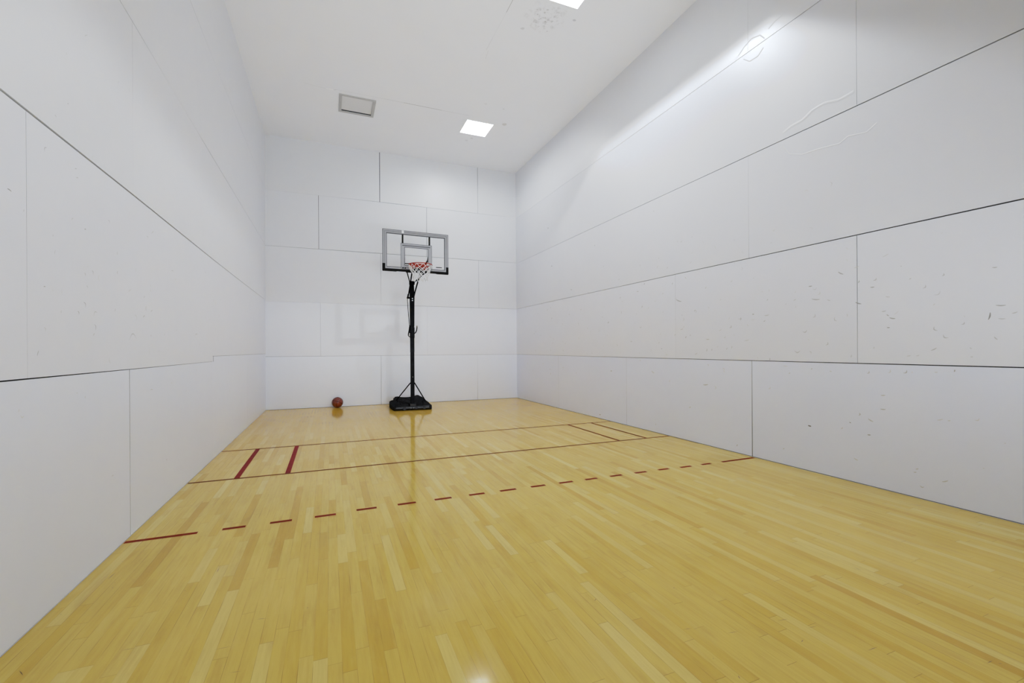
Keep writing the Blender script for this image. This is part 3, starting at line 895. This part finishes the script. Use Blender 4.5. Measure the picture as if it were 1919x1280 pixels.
# printed grey border with darker outlines, on the front of the panel
FB = .078
def band(x0, x1, z0, z1, w, y0, y1, mat=0):
    return [((x0, y0, z0), (x1, y1, z0 + w), mat), ((x0, y0, z1 - w), (x1, y1, z1), mat), ((x0, y0, z0 + w), (x0 + w, y1, z1 - w), mat), ((x1 - w, y0, z0 + w), (x1, y1, z1 - w), mat)]
board_part('border_frame', band(X0, X1, Z0, Z1, FB, -.006, .022) + band(X0 - .001, X1 + .001, Z0 - .001, Z1 + .001, .008, -.0068, .023, 1)
           + band(X0 + FB - .006, X1 - FB + .006, Z0 + FB - .006, Z1 - FB + .006, .012, -.0068, .0225, 1)
           + band(X0 + .036, X1 - .036, Z0 + .036, Z1 - .036, .005, -.0066, .0222, 1), None, board, mats=[M['frame_grey'], M['border_edge']])
QX0, QX1, QZ0, QZ1 = -.322, .328, 3.048, 3.551
QB = .080
board_part('target_square', band(QX0, QX1, QZ0 - .03, QZ1, QB, -.0055, -.0031) + band(QX0 - .004, QX1 + .004, QZ0 - .03, QZ1 + .004, .008, -.0062, -.0030, 1)
           + band(QX0 + QB - .008, QX1 - QB + .008, QZ0 + QB - .038, QZ1 - QB + .008, .012, -.0062, -.0030, 1)
           + [((QX0 + .03, -.0062, QZ1 - .052), (QX1 - .03, -.003, QZ1 - .034), 1)], None, board, mats=[M['frame_grey'], M['border_edge']])
board_part('bottom_rail', [((X0 - .003, -.014, Z0 - .006), (X1 + .003, .028, Z0 + .040)), ((X0 + .0, -.012, Z0 - .014), (X0 + .28, .026, Z0)), ((X1 - .26, -.012, Z0 - .014), (X1, .026, Z0))],
           M['black_plastic'], board, .004, 'black padded rail along the bottom edge')
for s in (-1, 1):
    e = X0 if s < 0 else X1
    lo, hi = (e - .004, e + .050) if s < 0 else (e - .050, e + .004)
    board_part('corner_pad', [((lo, -.0145, Z0 - .004), (hi, .0285, Z0 + .143))], M['black_plastic'], board, .004, 'black corner guard')
for x in (-.281, .283):
    board_part('support_strut', [((x - .0155, .004, QZ1 - .015), (x + .0155, .030, Z1 - .06))], M['black_metal'], board, .002, 'black upright behind the panel')
board_part('white_patch', [((-.302, -.009, Z1 - .058), (-.26, -.0069, Z1 - .002))], M['border_white'], board, 0, 'small white patch on the top border')  # white spot on the border drawn as a thin plate
board_part('brand_badge', [((.420, -.0045, Z0 + .120), (.548, -.0031, Z0 + .136))], M['black_plastic'], board, .0006, 'small black maker mark at lower right')
for x in (-.281, -.235):
    b = bmesh.new()
    disc(b, bd(x, -.0062, Z0 + .068), bd(0, -1, 0) - bd(0, 0, 0), .014, .008, 10)
    make('mounting_bolt', b, M['black_metal'], board)
# steel cross member behind the panel
board_part('cross_bar', [((QX0 + QB - .006, .006, 3.128), (QX1 - QB - .02, .03, 3.146))], M['black_metal'], board, .002)
b = bmesh.new()
tube(b, [bd(.252, .018, 3.31), bd(.246, .018, 3.235), bd(.205, .02, 3.165), bd(.14, .03, 3.06)], [.007, .015, .019, .014], 8)
make('arm_bracket', b, M['black_metal'], board, smooth=True)
board_part('arm_bracket', [((QX0 + QB - .010, .006, 3.12), (QX0 + QB + .008, .028, 3.25))], M['black_metal'], board, .002)

# ---- rim, its spring housing and the net
RIMZ, RR = 3.056, .2286
RCY = -.006 - .152 - RR
rim_parts = bmesh.new()
tube(rim_parts, [bd(RR * math.cos(a), RCY + RR * math.sin(a), RIMZ) for a in (2 * math.pi * k / 40 for k in range(40))], .0085, 8, closed=True)
for s in (-1, 1):                                         # braces from rim to mount
    tube(rim_parts, [bd(s * .20, RCY + .11, RIMZ - .012), bd(s * .15, RCY + RR + .02, RIMZ - .03), bd(s * .09, -.01, RIMZ - .04)], .007, 6)
    box(rim_parts, (s * .09 - .003, RCY + RR - .01, RIMZ - .012), (s * .09 + .003, -.004, RIMZ + .006), xf=xf)
rim = make('rim', rim_parts, M['rim_red'], hoop, smooth=True)
tag(rim, 'orange-red hoop ring')
board_part('mounting_plate', [((-.15, -.016, 3.015), (.225, -.0069, 3.15)), ((-.10, -.155, 3.03), (.12, -.010, 3.062))], M['rim_red'], rim, .003)
board_part('spring_housing', [((-.07, -.12, 2.972), (.09, -.016, 3.03)), ((.02, -.10, 2.945), (.07, -.03, 2.98))], M['black_plastic'], rim, .006, 'black spring box under the ring')
b = bmesh.new()
NLOOP = 12
lv = 6
rn = random.Random(11)
def net_pt(i, l):
    """knot i of level l; odd levels sit between the loops"""
    a = 2 * math.pi * (i + (.5 if l % 2 else 0)) / NLOOP
    t = l / lv
    r = RR * (1 - .36 * min(1, t * 1.35)) if l else RR
    z = RIMZ - .008 - .305 * t
    jx, jy, jz = (rn.uniform(-.013, .013) for _ in range(3)) if l else (0, 0, 0)
    return bd(r * math.cos(a) + jx - .012 * t, RCY + r * math.sin(a) + jy, z + jz * 1.3)
knots = [[net_pt(i, l) for i in range(NLOOP)] for l in range(lv + 1)]
for l in range(lv):
    for i in range(NLOOP):
        p = knots[l][i]
        for q in ((i, i - 1) if l % 2 == 0 else (i, (i + 1) % NLOOP)):
            c = knots[l + 1][q]
            m = (p + c) / 2 + Vector((rn.uniform(-.006, .006), rn.uniform(-.006, .006), -.004))
            tube(b, [p, m, c], .0052, 5)
for l in range(1, lv + 1):
    for p in knots[l]:
        bmesh.ops.create_icosphere(b, subdivisions=1, radius=.0085, matrix=Matrix.Translation(p))
for i in range(NLOOP):                                    # frayed hanging ends
    p = knots[lv][i]
    tube(b, [p, p + Vector((rn.uniform(-.012, .012), rn.uniform(-.012, .012), -.02))], .0045, 5)
make('net', b, M['net'], rim, smooth=True)

# ---- lift arms between pole head and board, release lever and handle
def arm(name, pts, r, square=False, mat='black_metal'):
    b = bmesh.new()
    tube(b, pts, r, 8, square=square)
    return make(name, b, M[mat], hoop, smooth=not square)
back = .022
for s in (-1, 1):                                         # upper pair: pole head to the board
    arm('upper_arm', [(s * .046, .0, 2.80), (s * .049, -.01, 2.835), (s * .197, -.535, 2.985)], .0105, True)
for s in (-1, 1):                                         # lower pair: board bracket down past the pole to the rear link
    front, rear = (s * .088, -.535, 2.965), (s * .062, .16, 2.505)
    arm('lower_arm', [front, (s * .066, -.03, 2.64), rear], .0115, True)
b = bmesh.new()
box(b, (-.215, -.552, 2.955), (.215, -.527, 2.99), bevel=.004)
make('arm_mount', b, M['black_metal'], hoop)
b = bmesh.new()
box(b, (-.055, -.045, 2.78), (.055, .045, 2.855), bevel=.006)
make('pole_head', b, M['black_metal'], hoop)
b = bmesh.new()
disc(b, (-.088, .16, 2.505), (1, 0, 0), .020, .17, 12)
make('rear_link_pin', b, M['black_metal'], hoop)
arm('link_boot', [(-.066, .10, 2.575), (-.068, .155, 2.515)], .017)
arm('control_rod', [(-.073, .16, 2.51), (-.076, .14, 2.44), (-.066, .08, 2.10), (-.055, .03, 1.86)], .0075)
loop = [(-.05, .0, 1.87), (-.062, -.03, 1.84), (-.072, -.04, 1.76), (-.088, -.04, 1.69), (-.092, -.04, 1.655), (-.078, -.04, 1.63), (-.05, -.03, 1.618), (-.02, -.05, 1.625)]
arm('grip_handle', loop, [.010, .013, .015, .014, .012, .010, .009, .008])
arm('handle_link', [(-.075, -.045, 1.735), (-.05, -.05, 1.71), (-.03, -.05, 1.70)], .013)
arm('locking_hook', [(.10, -.02, 1.875), (.102, -.02, 1.83), (.092, -.02, 1.765), (.07, -.02, 1.715), (.045, -.02, 1.70)], [.007, .012, .012, .012, .012])
b = bmesh.new()
box(b, (-.046, -.046, 1.60), (.046, .046, 1.83), bevel=.004)
make('handle_collar', b, M['black_metal'], hoop)

# ------------------------------------------------------------------ added fill lamps at the closed wall behind the camera
def area(name, loc, rot, sx, sy, power, color=(1, 1, 1), spread=180):
    l = bpy.data.lights.new(name, 'AREA')
    l.shape = 'RECTANGLE'
    l.size, l.size_y = sx, sy
    l.energy = power
    l.color = color
    l.spread = rad(spread)
    o = bpy.data.objects.new(name, l)
    COL.objects.link(o)
    o.location = loc
    o.rotation_euler = rot
    return o
for args in AREAS:
    area(*args)
w = bpy.data.worlds.new('World')
scene.world = w
w.use_nodes = True
w.node_tree.nodes['Background'].inputs[0].default_value = (.8, .8, .82, 1)
w.node_tree.nodes['Background'].inputs[1].default_value = .3

# ------------------------------------------------------------------ camera
YAW, ROLL, FPX, SHY = .3873, -.0058, 837.44, 15.547
fwd = Vector((math.sin(YAW), math.cos(YAW), 0))
r0 = Vector((math.cos(YAW), -math.sin(YAW), 0))
u0 = Vector((0, 0, 1))
rt = r0 * math.cos(ROLL) + u0 * math.sin(ROLL)
up = u0 * math.cos(ROLL) - r0 * math.sin(ROLL)
cd = bpy.data.cameras.new('camera')
cd.sensor_width = 36
cd.lens = FPX * 36 / 1919
cd.shift_y = SHY / 1919
cd.clip_start = .02
cam = bpy.data.objects.new('camera', cd)
COL.objects.link(cam)
mw = Matrix((rt, up, -fwd)).transposed().to_4x4()
mw.translation = Vector((1.3306, -11.3299, 1.3224))
cam.matrix_world = mw
scene.camera = cam

scene.view_settings.view_transform = 'Standard'
scene.view_settings.look = 'None'
scene.view_settings.exposure = EXPOSURE
scene.view_settings.gamma = GAMMA
# soft shoulder so the brightest wall keeps its tone, as in the exposure-blended photograph
scene.view_settings.use_curve_mapping = True
cmap = scene.view_settings.curve_mapping
cmap.use_clip = False
cv = cmap.curves[3]
for p_, (x_, y_) in zip(cv.points, ((0., 0.), (6., 2.6))):
    p_.location = (x_, y_)
for x_, y_ in ((.52, .52), (.75, .64), (1.15, .74), (1.9, .95)):
    cv.points.new(x_, y_)
for p_ in cv.points:
    p_.handle_type = 'AUTO_CLAMPED' if 0 < p_.location[0] < 6 else 'VECTOR'
cmap.update()
scene.cycles.max_bounces = 10
scene.cycles.diffuse_bounces = 7
scene.cycles.glossy_bounces = 4
scene.cycles.transparent_max_bounces = 12
scene.cycles.sample_clamp_indirect = 8
scene.cycles.use_denoising = True
